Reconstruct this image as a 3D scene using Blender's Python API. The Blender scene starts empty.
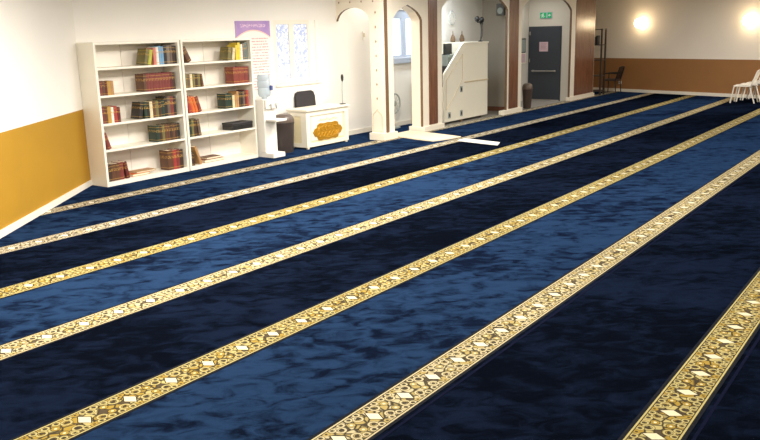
import bpy, bmesh, math, random
from mathutils import Vector, Matrix
random.seed(7)
SC = bpy.context.scene
COL = SC.collection
PI = math.pi
R = math.radians

# ------------------------------------------------------------------ materials
def lin(c):
    return tuple(((v/255)/12.92 if v/255 <= .04045 else ((v/255+.055)/1.055)**2.4) for v in c) + (1.0,)

class NT:
    """small helper for node trees"""
    def __init__(s, name):
        s.m = bpy.data.materials.new(name); s.m.use_nodes = True
        s.t = s.m.node_tree; s.n = s.t.nodes; s.l = s.t.links
        s.b = s.n['Principled BSDF']
    def new(s, typ, **kw):
        n = s.n.new(typ)
        for k, v in kw.items(): setattr(n, k, v)
        return n
    def link(s, a, b): s.l.new(a, b)
    def val(s, sock, x):
        if hasattr(x, 'type') and hasattr(x, 'links'): s.link(x, sock)
        else: sock.default_value = x
    def math(s, op, a, b=0.0, c=None, clamp=False):
        n = s.new('ShaderNodeMath', operation=op); n.use_clamp = clamp
        s.val(n.inputs[0], a); s.val(n.inputs[1], b)
        if c is not None: s.val(n.inputs[2], c)
        return n.outputs[0]
    def mix(s, f, a, b):
        n = s.new('ShaderNodeMix', data_type='RGBA')
        s.val(n.inputs[0], f); s.val(n.inputs[6], a); s.val(n.inputs[7], b)
        return n.outputs[2]
    def noise(s, scale, detail=2, rough=.5, dist=0, vec=None):
        n = s.new('ShaderNodeTexNoise'); n.inputs['Scale'].default_value = scale
        n.inputs['Detail'].default_value = detail; n.inputs['Roughness'].default_value = rough
        n.inputs['Distortion'].default_value = dist
        if vec is not None: s.link(vec, n.inputs['Vector'])
        return n.outputs['Fac']
    def pos(s):
        return s.new('ShaderNodeNewGeometry').outputs['Position']
    def objc(s):
        return s.new('ShaderNodeTexCoord').outputs['Object']
    def mapping(s, vec, scale=(1, 1, 1), rot=(0, 0, 0), loc=(0, 0, 0)):
        n = s.new('ShaderNodeMapping'); s.link(vec, n.inputs['Vector'])
        n.inputs['Scale'].default_value = scale; n.inputs['Rotation'].default_value = rot; n.inputs['Location'].default_value = loc
        return n.outputs['Vector']
    def smooth(s, x, a, b):
        n = s.new('ShaderNodeMapRange', interpolation_type='SMOOTHSTEP')
        s.val(n.inputs['Value'], x); n.inputs['From Min'].default_value = a; n.inputs['From Max'].default_value = b
        return n.outputs['Result']
    def bump(s, h, strength=.3, dist=.01):
        n = s.new('ShaderNodeBump'); n.inputs['Strength'].default_value = strength; n.inputs['Distance'].default_value = dist
        s.link(h, n.inputs['Height']); s.link(n.outputs['Normal'], s.b.inputs['Normal'])

def mat(name, rgb, rough=.6, var=.06, scale=6, metal=0, spec=.5, bump=0):
    k = NT(name); c = lin(rgb)
    f = k.noise(scale, 3, vec=k.objc())
    a = tuple(min(1, v*(1-var)) for v in c[:3])+(1,); b = tuple(min(1, v*(1+var)) for v in c[:3])+(1,)
    k.link(k.mix(f, a, b), k.b.inputs['Base Color'])
    k.b.inputs['Roughness'].default_value = rough; k.b.inputs['Metallic'].default_value = metal
    k.b.inputs['Specular IOR Level'].default_value = spec
    if bump: k.bump(k.noise(scale*20, 2, vec=k.objc()), bump, .004)
    return k.m

def emis(name, rgb, strength):
    k = NT(name)
    k.b.inputs['Base Color'].default_value = lin(rgb)
    k.b.inputs['Emission Color'].default_value = lin(rgb); k.b.inputs['Emission Strength'].default_value = strength
    f = k.noise(3, 2, vec=k.objc()); k.link(k.math('MULTIPLY_ADD', f, .1, .3), k.b.inputs['Roughness'])
    return k.m

def wood(name, rgb, rough=.36):
    k = NT(name); v = k.mapping(k.objc(), (22, 22, 1.2))
    f = k.noise(1.6, 5, .6, 1.2, v); c = lin(rgb)
    k.link(k.mix(k.smooth(f, .3, .7), tuple(x*.62 for x in c[:3])+(1,), tuple(x*1.2 for x in c[:3])+(1,)), k.b.inputs['Base Color'])
    k.b.inputs['Roughness'].default_value = rough
    k.b.inputs['Specular IOR Level'].default_value = .8
    k.bump(f, .04, .002)
    return k.m

def wall_paint(name, upper, lower=None, split=1.06):
    k = NT(name); p = k.pos()
    f = k.noise(1.3, 4, .6, vec=p); u = lin(upper)
    col = k.mix(f, tuple(x*.96 for x in u[:3])+(1,), tuple(min(1, x*1.03) for x in u[:3])+(1,))
    if lower:
        s = k.new('ShaderNodeSeparateXYZ'); k.link(p, s.inputs[0])
        lo = lin(lower); g = k.noise(2.2, 4, .6, vec=p)
        lc = k.mix(g, tuple(x*.9 for x in lo[:3])+(1,), tuple(min(1, x*1.1) for x in lo[:3])+(1,))
        col = k.mix(k.math('GREATER_THAN', s.outputs[2], split), lc, col)
    k.link(col, k.b.inputs['Base Color']); k.b.inputs['Roughness'].default_value = .7
    k.bump(k.noise(60, 3, vec=p), .05, .002)
    return k.m

def pile(name, light, dark, lo, hi, seed, low=.5, sheen=.0):
    """plush carpet pile with patches where the nap lies the other way"""
    k = NT(name); p = k.pos()
    v = k.mapping(k.mapping(p, rot=(0, 0, R(50))), (.75, 1.25, 1), loc=(seed, seed*.7, 0))
    n1 = k.noise(7.0, 6, .6, .7, v); n2 = k.noise(.42, 2, .5, .2, v); n3 = k.noise(1.5, 3, .55, .4, v)
    f = k.math('MULTIPLY_ADD', n2, low, n1); f = k.math('MULTIPLY_ADD', n3, .45, f)
    f = k.smooth(f, lo, hi)
    c = k.mix(f, lin(dark), lin(light))
    fine = k.noise(150, 2, .6, vec=p)
    c = k.mix(k.math('MULTIPLY', fine, .3), c, tuple(x*.45 for x in lin(dark)[:3])+(1,))
    k.link(c, k.b.inputs['Base Color'])
    k.b.inputs['Roughness'].default_value = .95; k.b.inputs['Specular IOR Level'].default_value = .0
    k.b.inputs['Sheen Weight'].default_value = sheen; k.b.inputs['Sheen Roughness'].default_value = .35
    k.b.inputs['Sheen Tint'].default_value = lin((70, 120, 230))
    k.bump(k.math('ADD', n1, k.math('MULTIPLY', fine, .25)), .35, .02)
    return k.m

PER, BW, EDGE = .295, .235, .022
def band(name, gold, pale, light, sheen):
    """woven border: pale edge lines, cream lozenges, blossoms and scrolls on gold. v runs across (object Y), u along X"""
    k = NT(name); s = k.new('ShaderNodeSeparateXYZ'); k.link(k.objc(), s.inputs[0])
    u = k.math('MULTIPLY', k.math('SUBTRACT', k.math('FRACT', k.math('DIVIDE', k.math('ADD', s.outputs[0], 29.5), PER)), .5), PER)
    v = s.outputs[1]
    au = k.math('ABSOLUTE', u); av = k.math('ABSOLUTE', v)
    um = k.math('SUBTRACT', PER/2, au)                    # distance to the midpoint between lozenges
    def dist(a, b): return k.math('SQRT', k.math('ADD', k.math('MULTIPLY', a, a), k.math('MULTIPLY', b, b)))
    brown = lin((58, 48, 38)); dk = lin((30, 26, 26)); nv = lin((6, 9, 18))
    vor = k.new('ShaderNodeTexVoronoi', feature='DISTANCE_TO_EDGE'); vor.inputs['Scale'].default_value = 19
    k.link(k.objc(), vor.inputs['Vector'])
    vor2 = k.new('ShaderNodeTexVoronoi'); vor2.inputs['Scale'].default_value = 19; k.link(k.objc(), vor2.inputs['Vector'])
    sp = k.new('ShaderNodeSeparateXYZ'); k.link(vor2.outputs['Color'], sp.inputs[0])
    leaf = k.mix(k.math('GREATER_THAN', sp.outputs[0], .55), lin(gold), lin(pale))
    leaf = k.mix(k.math('GREATER_THAN', sp.outputs[1], .86), leaf, brown)
    c = k.mix(k.smooth(vor.outputs['Distance'], .03, .16), dk, leaf)
    # scrolls: rings either side of the lozenge
    for (cu, cv, r, t) in ((.075, .052, .026, .007), (.047, .086, .017, .006), (.115, .085, .018, .006)):
        d = dist(k.math('SUBTRACT', au, cu), k.math('SUBTRACT', av, cv))
        e = k.math('ABSOLUTE', k.math('SUBTRACT', d, r))
        c = k.mix(k.math('LESS_THAN', e, t+.002), c, brown)
        c = k.mix(k.math('LESS_THAN', e, t*.8), c, lin(pale))
        c = k.mix(k.math('LESS_THAN', d, r*.45), c, dk)
    # blossoms between lozenges
    d = dist(um, k.math('SUBTRACT', av, .04))
    c = k.mix(k.math('LESS_THAN', d, .026), c, dk); c = k.mix(k.math('LESS_THAN', d, .022), c, lin(gold)); c = k.mix(k.math('LESS_THAN', d, .008), c, lin(light))
    d = dist(au, k.math('SUBTRACT', av, .088))
    c = k.mix(k.math('LESS_THAN', d, .02), c, lin(gold)); c = k.mix(k.math('LESS_THAN', d, .008), c, brown)
    # lozenge
    lz = k.math('ADD', k.math('DIVIDE', au, .037), k.math('DIVIDE', av, .058))
    c = k.mix(k.math('LESS_THAN', lz, 1.2), c, dk); c = k.mix(k.math('LESS_THAN', lz, 1.0), c, lin(light))
    # edge lines
    c = k.mix(k.math('GREATER_THAN', av, BW/2-.016), c, dk)
    c = k.mix(k.math('GREATER_THAN', av, BW/2-.010), c, lin(pale))
    fine = k.noise(220, 2, vec=k.objc())
    c = k.mix(k.math('MULTIPLY', fine, .3), c, tuple(x*.5 for x in lin(gold)[:3])+(1,))
    c = k.mix(k.math('GREATER_THAN', av, BW/2), c, nv)
    k.link(c, k.b.inputs['Base Color']); k.b.inputs['Roughness'].default_value = .85
    k.b.inputs['Specular IOR Level'].default_value = .1
    k.b.inputs['Sheen Weight'].default_value = sheen; k.b.inputs['Sheen Roughness'].default_value = .4; k.b.inputs['Sheen Tint'].default_value = lin((255, 246, 228))
    k.bump(k.math('ADD', fine, vor.outputs['Distance']), .3, .006)
    return k.m

M = {}
M['wall'] = wall_paint('wall_paint', (238, 233, 224))
M['wall_ochre'] = wall_paint('wall_paint_two_tone', (238, 233, 224), (170, 126, 16), 1.06)
M['wall_far'] = wall_paint('far_wall_paint', (238, 229, 216), (152, 106, 60), 1.02)
M['ceiling'] = wall_paint('ceiling_paint', (240, 236, 228))
M['floor'] = mat('lobby_floor_tile', (150, 146, 140), .5)
M['white_trim'] = mat('white_trim', (236, 228, 212), .5)
M['blue'] = pile('blue_pile', (31, 50, 77), (11, 17, 30), .78, 1.10, 1.3, .5, .05)
M['navy'] = pile('navy_pile', (17, 25, 42), (6, 9, 17), .93, 1.32, 9.1, .75, .0)
M['gold_band'] = band('gold_band', (150, 123, 46), (172, 158, 101), (212, 202, 168), 0)
M['pale_band'] = band('pale_gold_band', (160, 140, 82), (184, 170, 130), (214, 204, 176), .0)
M['silver_band'] = band('silver_gold_band', (172, 156, 118), (196, 186, 160), (218, 212, 194), .0)
M['seam'] = mat('seam_piping', (17, 20, 36), .95, .06, 6, 0, 0)
M['cream'] = mat('cream_joinery', (240, 230, 211), .45, .03)
M['cream_dot'] = mat('stud_brown', (176, 148, 116), .5)
M['groove'] = mat('groove_tan', (206, 186, 150), .6)
M['brown_edge'] = mat('brown_edge', (112, 86, 60), .45)
M['wood'] = wood('brown_veneer', (122, 80, 58), .25)
M['case'] = mat('white_bookcase', (240, 234, 218), .5, .03)
M['case_back'] = mat('bookcase_back', (242, 234, 222), .6, .03)
M['dark'] = mat('dark_plastic', (44, 42, 44), .5)
M['black'] = mat('black_metal', (26, 24, 24), .45)
M['bin'] = mat('bin_plastic', (60, 51, 47), .45)
M['bin_lid'] = mat('bin_lid_plastic', (92, 79, 70), .35)
M['white_plastic'] = mat('white_plastic', (240, 236, 226), .35, .03)
M['gold'] = mat('gold_relief', (188, 136, 26), .35, .35, 30, .35)
M['desk_panel'] = mat('desk_panel_cream', (238, 222, 178), .5, .05)
M['desk'] = mat('desk_white', (244, 236, 214), .45, .03)
M['fabric'] = mat('charcoal_fabric', (44, 40, 42), .8)
M['chrome'] = mat('chrome', (200, 200, 200), .2, .02, 6, 1)
M['door'] = mat('dark_door_paint', (52, 58, 66), .45)
M['pink_paper'] = mat('pink_paper', (206, 178, 184), .7)
M['ink'] = mat('notice_ink', (150, 120, 132), .7)
M['niche'] = wall_paint('niche_paint', (206, 200, 188))
M['partition'] = wall_paint('partition_shade_paint', (158, 150, 136))  # darker than the other walls: its shade is put into this colour
M['minbar'] = mat('minbar_white', (240, 234, 214), .35, .03)
M['green'] = emis('exit_sign_green', (0, 150, 90), .35)
M['sign_white'] = emis('exit_sign_white', (200, 215, 208), .1)
M['globe'] = emis('lamp_globe', (255, 230, 186), 11)
M['mat_cream'] = mat('cream_board', (240, 220, 188), .5, .05)
M['mat_white'] = mat('white_board', (236, 230, 220), .5, .04)
M['chair_white'] = mat('white_resin', (242, 234, 220), .4, .04)
M['page'] = mat('paper_pages', (226, 212, 184), .8, .08, 40)
M['rack'] = mat('rack_metal', (62, 52, 44), .4)
M['leather'] = mat('black_chair_seat', (70, 58, 48), .5)
M['daylight'] = emis('frosted_daylight', (228, 238, 255), 1.5)
M['bluewhite'] = mat('window_frame_white', (178, 188, 204), .4)
M['grille'] = mat('fan_grey', (150, 158, 152), .5)

def frosted():
    k = NT('frosted_patterned_glass'); p = k.objc()
    v = k.mapping(p, (1, 1, 1), (0, R(45), 0))
    w1 = k.new('ShaderNodeTexVoronoi', feature='DISTANCE_TO_EDGE'); w1.inputs['Scale'].default_value = 14; w1.inputs['Randomness'].default_value = .55
    k.link(v, w1.inputs['Vector'])
    line = k.math('LESS_THAN', w1.outputs['Distance'], .085)
    n = k.noise(9, 3, vec=p)
    c = k.mix(k.math('MULTIPLY', line, k.smooth(n, .25, .5)), lin((226, 232, 246)), lin((172, 184, 220)))
    k.link(c, k.b.inputs['Base Color']); k.link(c, k.b.inputs['Emission Color']); k.b.inputs['Emission Strength'].default_value = .15
    k.b.inputs['Roughness'].default_value = .3
    return k.m
M['frosted'] = frosted()

def bottle_plastic():
    k = NT('blue_bottle_plastic')
    k.b.inputs['Base Color'].default_value = lin((206, 222, 230)); k.b.inputs['Roughness'].default_value = .12
    k.b.inputs['Transmission Weight'].default_value = .55; k.b.inputs['IOR'].default_value = 1.3
    n = k.noise(9, 2, vec=k.objc()); k.bump(n, .1, .01)
    return k.m
M['bottle'] = bottle_plastic()

def poster_mat():
    k = NT('poster_print'); s = k.new('ShaderNodeSeparateXYZ'); k.link(k.objc(), s.inputs[0])
    x, z = s.outputs[0], s.outputs[2]                    # object origin at poster's lower left corner; 0.82 x 1.27
    c = lin((246, 232, 224))
    rowf = k.math('FRACT', k.math('MULTIPLY', z, 21)); row = k.math('FLOOR', k.math('MULTIPLY', z, 21))
    cmb = k.new('ShaderNodeCombineXYZ'); k.link(k.math('MULTIPLY', x, 34), cmb.inputs[0]); k.link(k.math('MULTIPLY', row, 7.3), cmb.inputs[1])
    ink = k.math('GREATER_THAN', k.noise(1.3, 3, .7, vec=cmb.outputs[0]), .46)
    ink = k.math('MULTIPLY', ink, k.math('MULTIPLY', k.math('GREATER_THAN', rowf, .3), k.math('LESS_THAN', rowf, .75)))
    inside = k.math('MULTIPLY', k.math('MULTIPLY', k.math('GREATER_THAN', x, .06), k.math('LESS_THAN', x, .76)),
                    k.math('MULTIPLY', k.math('GREATER_THAN', z, .12), k.math('LESS_THAN', z, 1.0)))
    c = k.mix(k.math('MULTIPLY', ink, inside), c, lin((222, 166, 164)))
    # violet header with an arched lower edge
    dx = k.math('SUBTRACT', x, .41); arc = k.math('SUBTRACT', 1.125, k.math('MULTIPLY', k.math('MULTIPLY', dx, dx), .75))
    hd = k.math('GREATER_THAN', z, arc)
    c = k.mix(k.math('GREATER_THAN', z, k.math('SUBTRACT', arc, .02)), c, lin((244, 200, 178)))
    n = k.noise(5, 3, vec=k.objc())
    c = k.mix(hd, c, k.mix(n, lin((132, 110, 180)), lin((206, 164, 204))))
    t = k.math('MULTIPLY', k.math('GREATER_THAN', k.noise(38, 3, vec=k.objc()), .5), k.math('LESS_THAN', k.math('ABSOLUTE', k.math('SUBTRACT', z, 1.19)), .025))
    t = k.math('MULTIPLY', t, k.math('LESS_THAN', k.math('ABSOLUTE', dx), .3))
    c = k.mix(k.math('MULTIPLY', t, .6), c, lin((245, 215, 225)))
    k.link(c, k.b.inputs['Base Color']); k.b.inputs['Roughness'].default_value = .5
    return k.m
M['poster'] = poster_mat()

BOOK = {}
def book_mat(cname, rgb, trim=(190, 150, 70)):
    """cloth cover with gilt lines near the head and tail of the spine"""
    if cname in BOOK: return BOOK[cname]
    k = NT('cover_'+cname.replace(' ', '_')); s = k.new('ShaderNodeSeparateXYZ'); k.link(k.new('ShaderNodeTexCoord').outputs['Generated'], s.inputs[0])
    z = s.outputs[2]; c = lin(rgb)
    f = k.noise(14, 3, vec=k.objc())
    col = k.mix(f, tuple(v*.7 for v in c[:3])+(1,), tuple(min(1, v*1.3) for v in c[:3])+(1,))
    def ln(at, w): return k.math('LESS_THAN', k.math('ABSOLUTE', k.math('SUBTRACT', z, at)), w)
    m = k.math('MAXIMUM', k.math('MAXIMUM', ln(.12, .012), ln(.88, .012)), k.math('MULTIPLY', ln(.66, .07), k.math('GREATER_THAN', k.noise(60, 2, vec=k.objc()), .52)))
    col = k.mix(k.math('MULTIPLY', m, .7), col, lin(trim))
    k.link(col, k.b.inputs['Base Color']); k.b.inputs['Roughness'].default_value = .5
    BOOK[cname] = k.m
    return k.m
BC = {'maroon': (118, 50, 44), 'dark red': (92, 28, 26), 'brown': (92, 58, 38), 'dark brown': (62, 42, 30), 'tan': (170, 128, 84),
      'gold': (178, 138, 62), 'olive': (110, 102, 58), 'dark green': (34, 52, 40), 'black': (36, 32, 30), 'cream': (214, 200, 160),
      'red': (158, 56, 46), 'pink': (206, 120, 106), 'white': (226, 220, 206), 'blue': (110, 156, 190), 'grey': (118, 108, 98),
      'yellow': (222, 196, 58), 'orange': (206, 98, 44), 'teal': (92, 112, 108), 'red-brown': (128, 56, 42), 'grey-brown': (100, 82, 68), 'lime': (176, 176, 60)}

# ------------------------------------------------------------------ mesh helpers
class MB:
    def __init__(s): s.bm = bmesh.new()
    def box(s, x0, x1, y0, y1, z0, z1, bev=0, T=None, mi=0):
        r = bmesh.ops.create_cube(s.bm, size=1)
        vs = r['verts']
        bmesh.ops.scale(s.bm, verts=vs, vec=(abs(x1-x0), abs(y1-y0), abs(z1-z0)))
        bmesh.ops.translate(s.bm, verts=vs, vec=((x0+x1)/2, (y0+y1)/2, (z0+z1)/2))
        fs = {f for v in vs for f in v.link_faces}
        for f in fs: f.material_index = mi
        if bev:
            es = list({e for v in vs for e in v.link_edges})
            r2 = bmesh.ops.bevel(s.bm, geom=es, offset=bev, segments=2, affect='EDGES', profile=.6)
            vs = list({v for f in r2['faces'] for v in f.verts} | {v for v in vs if v.is_valid})
        if T is not None: bmesh.ops.transform(s.bm, matrix=T, verts=[v for v in vs if v.is_valid])
        return s
    def prism(s, pts, a, b, axis='y', side=0):
        """extrude a 2-D outline. axis y: pts are (x,z); axis x: pts are (y,z); axis z: pts are (x,y)"""
        def P(p, t):
            return {'y': (p[0], t, p[1]), 'x': (t, p[0], p[1]), 'z': (p[0], p[1], t)}[axis]
        lo = [s.bm.verts.new(P(p, a)) for p in pts]; hi = [s.bm.verts.new(P(p, b)) for p in pts]
        n = len(pts); fs = [s.bm.faces.new(lo), s.bm.faces.new(hi[::-1])]
        for i in range(n):
            j = (i+1) % n
            f = s.bm.faces.new((lo[i], hi[i], hi[j], lo[j]))
            f.material_index = side(pts[i], pts[j]) if callable(side) else side
        return s
    def tube(s, pts, r, n=8, closed=False):
        pts = [Vector(p) for p in pts]; m = len(pts); rings = []
        rr = r if isinstance(r, (list, tuple)) else [r]*m
        up = None
        for i, p in enumerate(pts):
            if closed: d = pts[(i+1) % m]-pts[i-1]
            else: d = pts[min(i+1, m-1)]-pts[max(i-1, 0)]
            d.normalize()
            if up is None: up = Vector((0, 0, 1)) if abs(d.z) < .9 else Vector((1, 0, 0))
            x = d.cross(up).normalized(); up = x.cross(d).normalized()
            rings.append([s.bm.verts.new(p+(x*math.cos(2*PI*k/n)+up*math.sin(2*PI*k/n))*rr[i]) for k in range(n)])
        for i in range(m if closed else m-1):
            A, B = rings[i], rings[(i+1) % m]
            for k in range(n): s.bm.faces.new((A[k], A[(k+1) % n], B[(k+1) % n], B[k]))
        if not closed:
            s.bm.faces.new(rings[0][::-1]); s.bm.faces.new(rings[-1])
        return s
    def lathe(s, prof, c=(0, 0, 0), n=20, axis='z', sx=1, sy=1):
        rings = []
        for r, z in prof:
            ring = []
            for k in range(n):
                a = 2*PI*k/n; q = (r*math.cos(a)*sx, r*math.sin(a)*sy, z)
                if axis == 'y': q = (q[0], z, q[1])
                if axis == 'x': q = (z, q[0], q[1])
                ring.append(s.bm.verts.new((q[0]+c[0], q[1]+c[1], q[2]+c[2])))
            rings.append(ring)
        for A, B in zip(rings, rings[1:]):
            for k in range(n): s.bm.faces.new((A[k], A[(k+1) % n], B[(k+1) % n], B[k]))
        s.bm.faces.new(rings[0][::-1]); s.bm.faces.new(rings[-1])
        return s
    def build(s, name, m, parent=None, loc=(0, 0, 0), rot=(0, 0, 0), smooth=False):
        bmesh.ops.recalc_face_normals(s.bm, faces=s.bm.faces)
        me = bpy.data.meshes.new(name)
        s.bm.to_mesh(me); s.bm.free()
        for x in (m if isinstance(m, (list, tuple)) else [m]): me.materials.append(M[x] if isinstance(x, str) else x)
        o = bpy.data.objects.new(name, me); COL.objects.link(o)
        o.location = loc; o.rotation_euler = rot
        if parent: o.parent = parent
        if smooth:
            for p in me.polygons: p.use_smooth = True
            try: me.set_sharp_from_angle(angle=R(40))
            except Exception: pass
        return o

def tag(o, label=None, cat=None, group=None, kind=None):
    if label: o['label'] = label
    if cat: o['category'] = cat
    if group: o['group'] = group
    if kind: o['kind'] = kind
    return o
def struct(o): return tag(o, kind='structure')
def empty(name, loc, label, cat, rz=0, group=None):
    o = bpy.data.objects.new(name, None); COL.objects.link(o); o.location = loc; o.rotation_euler = (0, 0, rz)
    o.empty_display_size = .1
    return tag(o, label, cat, group)
def arc(cx, cz, r, a0, a1, n=8, rz=None):
    return [(cx+r*math.cos(R(a0+(a1-a0)*i/n)), cz+(rz or r)*math.sin(R(a0+(a1-a0)*i/n))) for i in range(n+1)]

# ------------------------------------------------------------------ room shell
CORNER = (6.52, 9.75)
SL = 1.304                                             # dX/dY of the slanting left wall
def XL(y): return CORNER[0]+(y-CORNER[1])*SL
def XR(y): return 24.62+.29*(y-8.41)                   # far wall
H = 3.0
FZ = -.012
YN = -3.0                                              # wall behind the camera
XB = XL(1.0)
bx = [(XB-.3, YN-.3), (25.8, YN-.3), (25.8, 10.6), (XB-.3, 10.6)]
struct(MB().prism(bx, -.2, FZ, 'z').build('floor', 'floor'))
struct(MB().prism(bx, H, H+.15, 'z').build('ceiling', 'ceiling'))
d = Vector((-SL, -1)).normalized(); nrm = Vector((d.y, -d.x))
if nrm.x > 0: nrm = -nrm
a = Vector(CORNER); b = Vector((XB, 1.0)); t = nrm*.2
struct(MB().prism([a, b, b+t, a+t+d*-.2], FZ, H, 'z').build('wall_left', 'wall_ochre'))
struct(MB().prism([(XB, 1.0), (XB, YN), (XB-.2, YN), (XB-.2, 1.0)], FZ, H, 'z').build('wall_rear', 'wall'))
struct(MB().box(XB-.2, XR(YN)+.1, YN-.2, YN, FZ, H).build('wall_side', 'wall'))
struct(MB().prism([(XR(YN), YN), (XR(10.4), 10.4), (XR(10.4)+.2, 10.4), (XR(YN)+.2, YN)], FZ, H, 'z').build('wall_far', 'wall_far'))
# back wall with the two window openings
W1 = (10.40, 11.60, 1.13, 2.24); W2 = (14.02, 15.02, 1.45, 2.44)
mb = MB(); YB = 9.75
xs = [CORNER[0]-.25, W1[0], W1[1], W2[0], W2[1], 18.05]
for i in range(5):
    if i == 1: mb.box(xs[1], xs[2], YB, YB+.2, FZ, W1[2]); mb.box(xs[1], xs[2], YB, YB+.2, W1[3], H)
    elif i == 3: mb.box(xs[3], xs[4], YB, YB+.2, FZ, W2[2]); mb.box(xs[3], xs[4], YB, YB+.2, W2[3], H)
    else: mb.box(xs[i], xs[i+1], YB, YB+.2, FZ, H)
struct(mb.build('wall_back', 'wall'))
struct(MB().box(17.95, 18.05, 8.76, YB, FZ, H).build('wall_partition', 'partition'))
NY = 9.98
struct(MB().box(18.05, 25.2, NY, NY+.2, FZ, H).build('wall_niche', 'niche'))
DX = 21.1
struct(MB().box(DX, DX+.15, 8.76, NY, FZ, H).build('wall_door_side', 'niche'))
# baseboards
o1 = -nrm*.018
struct(MB().prism([a+d*.03, b, b+o1, a+d*.03+o1], 0, .075, 'z').build('baseboard_left', 'white_trim'))
struct(MB().prism([(XR(YN), YN), (XR(9.9), 9.9), (XR(9.9)-.03, 9.9), (XR(YN)-.03, YN)], 0, .09, 'z').build('baseboard_far', 'white_trim'))
struct(MB().box(9.52, 17.94, YB-.018, YB, 0, .09).build('baseboard_back', 'white_trim'))
struct(MB().box(17.93, 17.95, 8.78, YB-.02, FZ, .1).build('baseboard_partition', 'wood'))

# window 1: white reveal, two narrow frosted panes, shutter panel at the right
w = struct(MB().box(W1[0], W1[1], YB+.10, YB+.2, W1[2], W1[3]).build('window_1', 'white_trim'))
fr = MB()
for (x0, x1) in ((W1[0], 10.49), (10.82, 10.94), (11.32, 11.36)): fr.box(x0, x1, YB+.012, YB+.099, 1.22, 2.17)
for z0, z1 in ((W1[2], 1.22), (2.17, W1[3])): fr.box(W1[0], 11.36, YB+.010, YB+.099, z0, z1)
fr.build('window_frame', 'white_trim', w)
for x0, x1 in ((10.49, 10.82), (10.94, 11.32)):
    MB().box(x0, x1, YB+.03, YB+.045, 1.22, 2.17).build('pane', 'frosted', w)
MB().box(11.361, 11.52, YB+.012, YB+.099, W1[2], W1[3]).box(11.52, 11.60, YB-.012, YB+.099, W1[2], W1[3], .01).build('shutter', 'white_plastic', w)
MB().box(W1[0]-.02, W1[1], YB-.03, YB+.1, W1[2]-.04, W1[2], .006).build('window_sill', 'white_trim', w)
# window 2: plain bright panes behind the arcade
w = struct(MB().box(W2[0], W2[1], YB+.12, YB+.2, W2[2], W2[3]).build('window_2', 'bluewhite'))
fr = MB()
for (x0, x1) in ((W2[0], W2[0]+.06), (14.43, 14.60), (W2[1]-.06, W2[1])): fr.box(x0, x1, YB+.042, YB+.119, W2[2]+.05, 2.26)
for z0, z1 in ((W2[2], W2[2]+.05), (2.26, W2[3])): fr.box(W2[0], W2[1], YB+.04, YB+.119, z0, z1)
fr.build('window_frame', 'bluewhite', w)
for x0, x1 in ((W2[0]+.06, 14.43), (14.60, W2[1]-.06)):
    MB().box(x0, x1, YB+.08, YB+.095, W2[2]+.05, 2.26).build('pane', 'daylight', w)
MB().box(W2[0]-.05, W2[1]+.05, YB-.07, YB+.04, W2[2]-.12, W2[2], .01).build('window_sill', 'bluewhite', w)

# ------------------------------------------------------------------ carpet
YC = [1.022, 2.323, 3.612, 4.915, 6.128, 7.421, 8.658]
cp = empty('carpet', (8, 4, 0), 'plush blue prayer carpet with long gold patterned rows covering the hall floor', 'carpet')
def cpart(o): o.parent = cp; o.matrix_parent_inverse = Matrix.Translation((-8, -4, 0)); return o
BH = BW/2+EDGE                                         # half band with its dark selvedge
edges = [YN]+[v for y in YC for v in (y-BH, y+BH)]+[8.9]
cols = ['navy', 'navy', 'blue', 'navy', 'blue', 'navy', 'blue', 'blue']
def quad(y0, y1, z0, z1, m, name, xr=None, x0=None):
    l0, l1 = max(XL(y0), XB), max(XL(y1), XB)
    r0, r1 = (xr, xr) if xr else (XR(y0), XR(y1))
    pts = [(l0, y0), (r0, y0), (r1, y1), (l1, y1)]
    if y0 < 1.0 < y1: pts.append((XB, 1.0))
    return cpart(MB().prism(pts, z0, z1, 'z').build(name, m))
for i, m in enumerate(cols):
    y0 = edges[2*i]; y1 = edges[2*i+1]
    if i == 7:
        y1 = YB
        o = quad(y0, y1, FZ, 0, m, 'pile_panel', xr=14.6)
        o['label'] = 'blue pile beside the bookcases and desk'
        cpart(MB().box(22.95, 24.4, y0, 9.3, FZ, 0).build('pile_panel', m))
    else:
        quad(y0, y1, FZ, 0, m, 'pile_panel')
for i, y in enumerate(YC):
    o = MB()
    l0, l1 = XL(y-BH), XL(y+BH)
    l0, l1 = max(l0, XB), max(l1, XB)
    h = BH
    o.prism([(l0, -h), (XR(y-h), -h), (XR(y+h), h), (l1, h)], FZ, .002, 'z')
    o = o.build('border_band', ['gold_band', 'pale_band', 'gold_band', 'pale_band', 'gold_band', 'silver_band', 'silver_band'][i], loc=(0, y, 0)); cpart(o)
    if i in (0, 1):
        cpart(MB().prism([(l0, y-h-.04), (XR(y-h), y-h-.04), (XR(y-h), y-h-.022), (l0, y-h-.022)], FZ, .0015, 'z').build('seam_piping', 'seam'))

# ------------------------------------------------------------------ arcade
ar = empty('arcade', (12.15, 8.68, 0), 'cream wooden arcade of arches with glossy brown pillar panels', 'arcade')
def apart(o, sub=None):
    o.parent = sub or ar
    o.matrix_parent_inverse = Matrix.Translation((-12.15, -8.68, 0)) if not sub else sub.matrix_basis.inverted() @ Matrix()
    return o
YF = 8.68
A2 = [(12.50, 0), (12.50, 2.20), (12.54, 2.26), (12.66, 2.36), (12.82, 2.43), (13.01, 2.49), (13.20, 2.43), (13.36, 2.36), (13.48, 2.26), (13.52, 2.20), (13.52, 0)]
def big(x0, x1, zs=2.46, zt=2.72):
    c = (x0+x1)/2
    return [(x0, 0), (x0, zs), (x0+.05, zs+.05), (x0+.25, zs+.17), (x0+.5, zt-.03), (x0+.9, zt), (c, zt+.08), (x1-.9, zt), (x1-.5, zt-.03), (x1-.25, zs+.17), (x1-.05, zs+.05), (x1, zs), (x1, 0)]
A3 = big(14.26, 17.22, 2.43); A4 = big(17.97, 21.04, 2.43)
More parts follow.
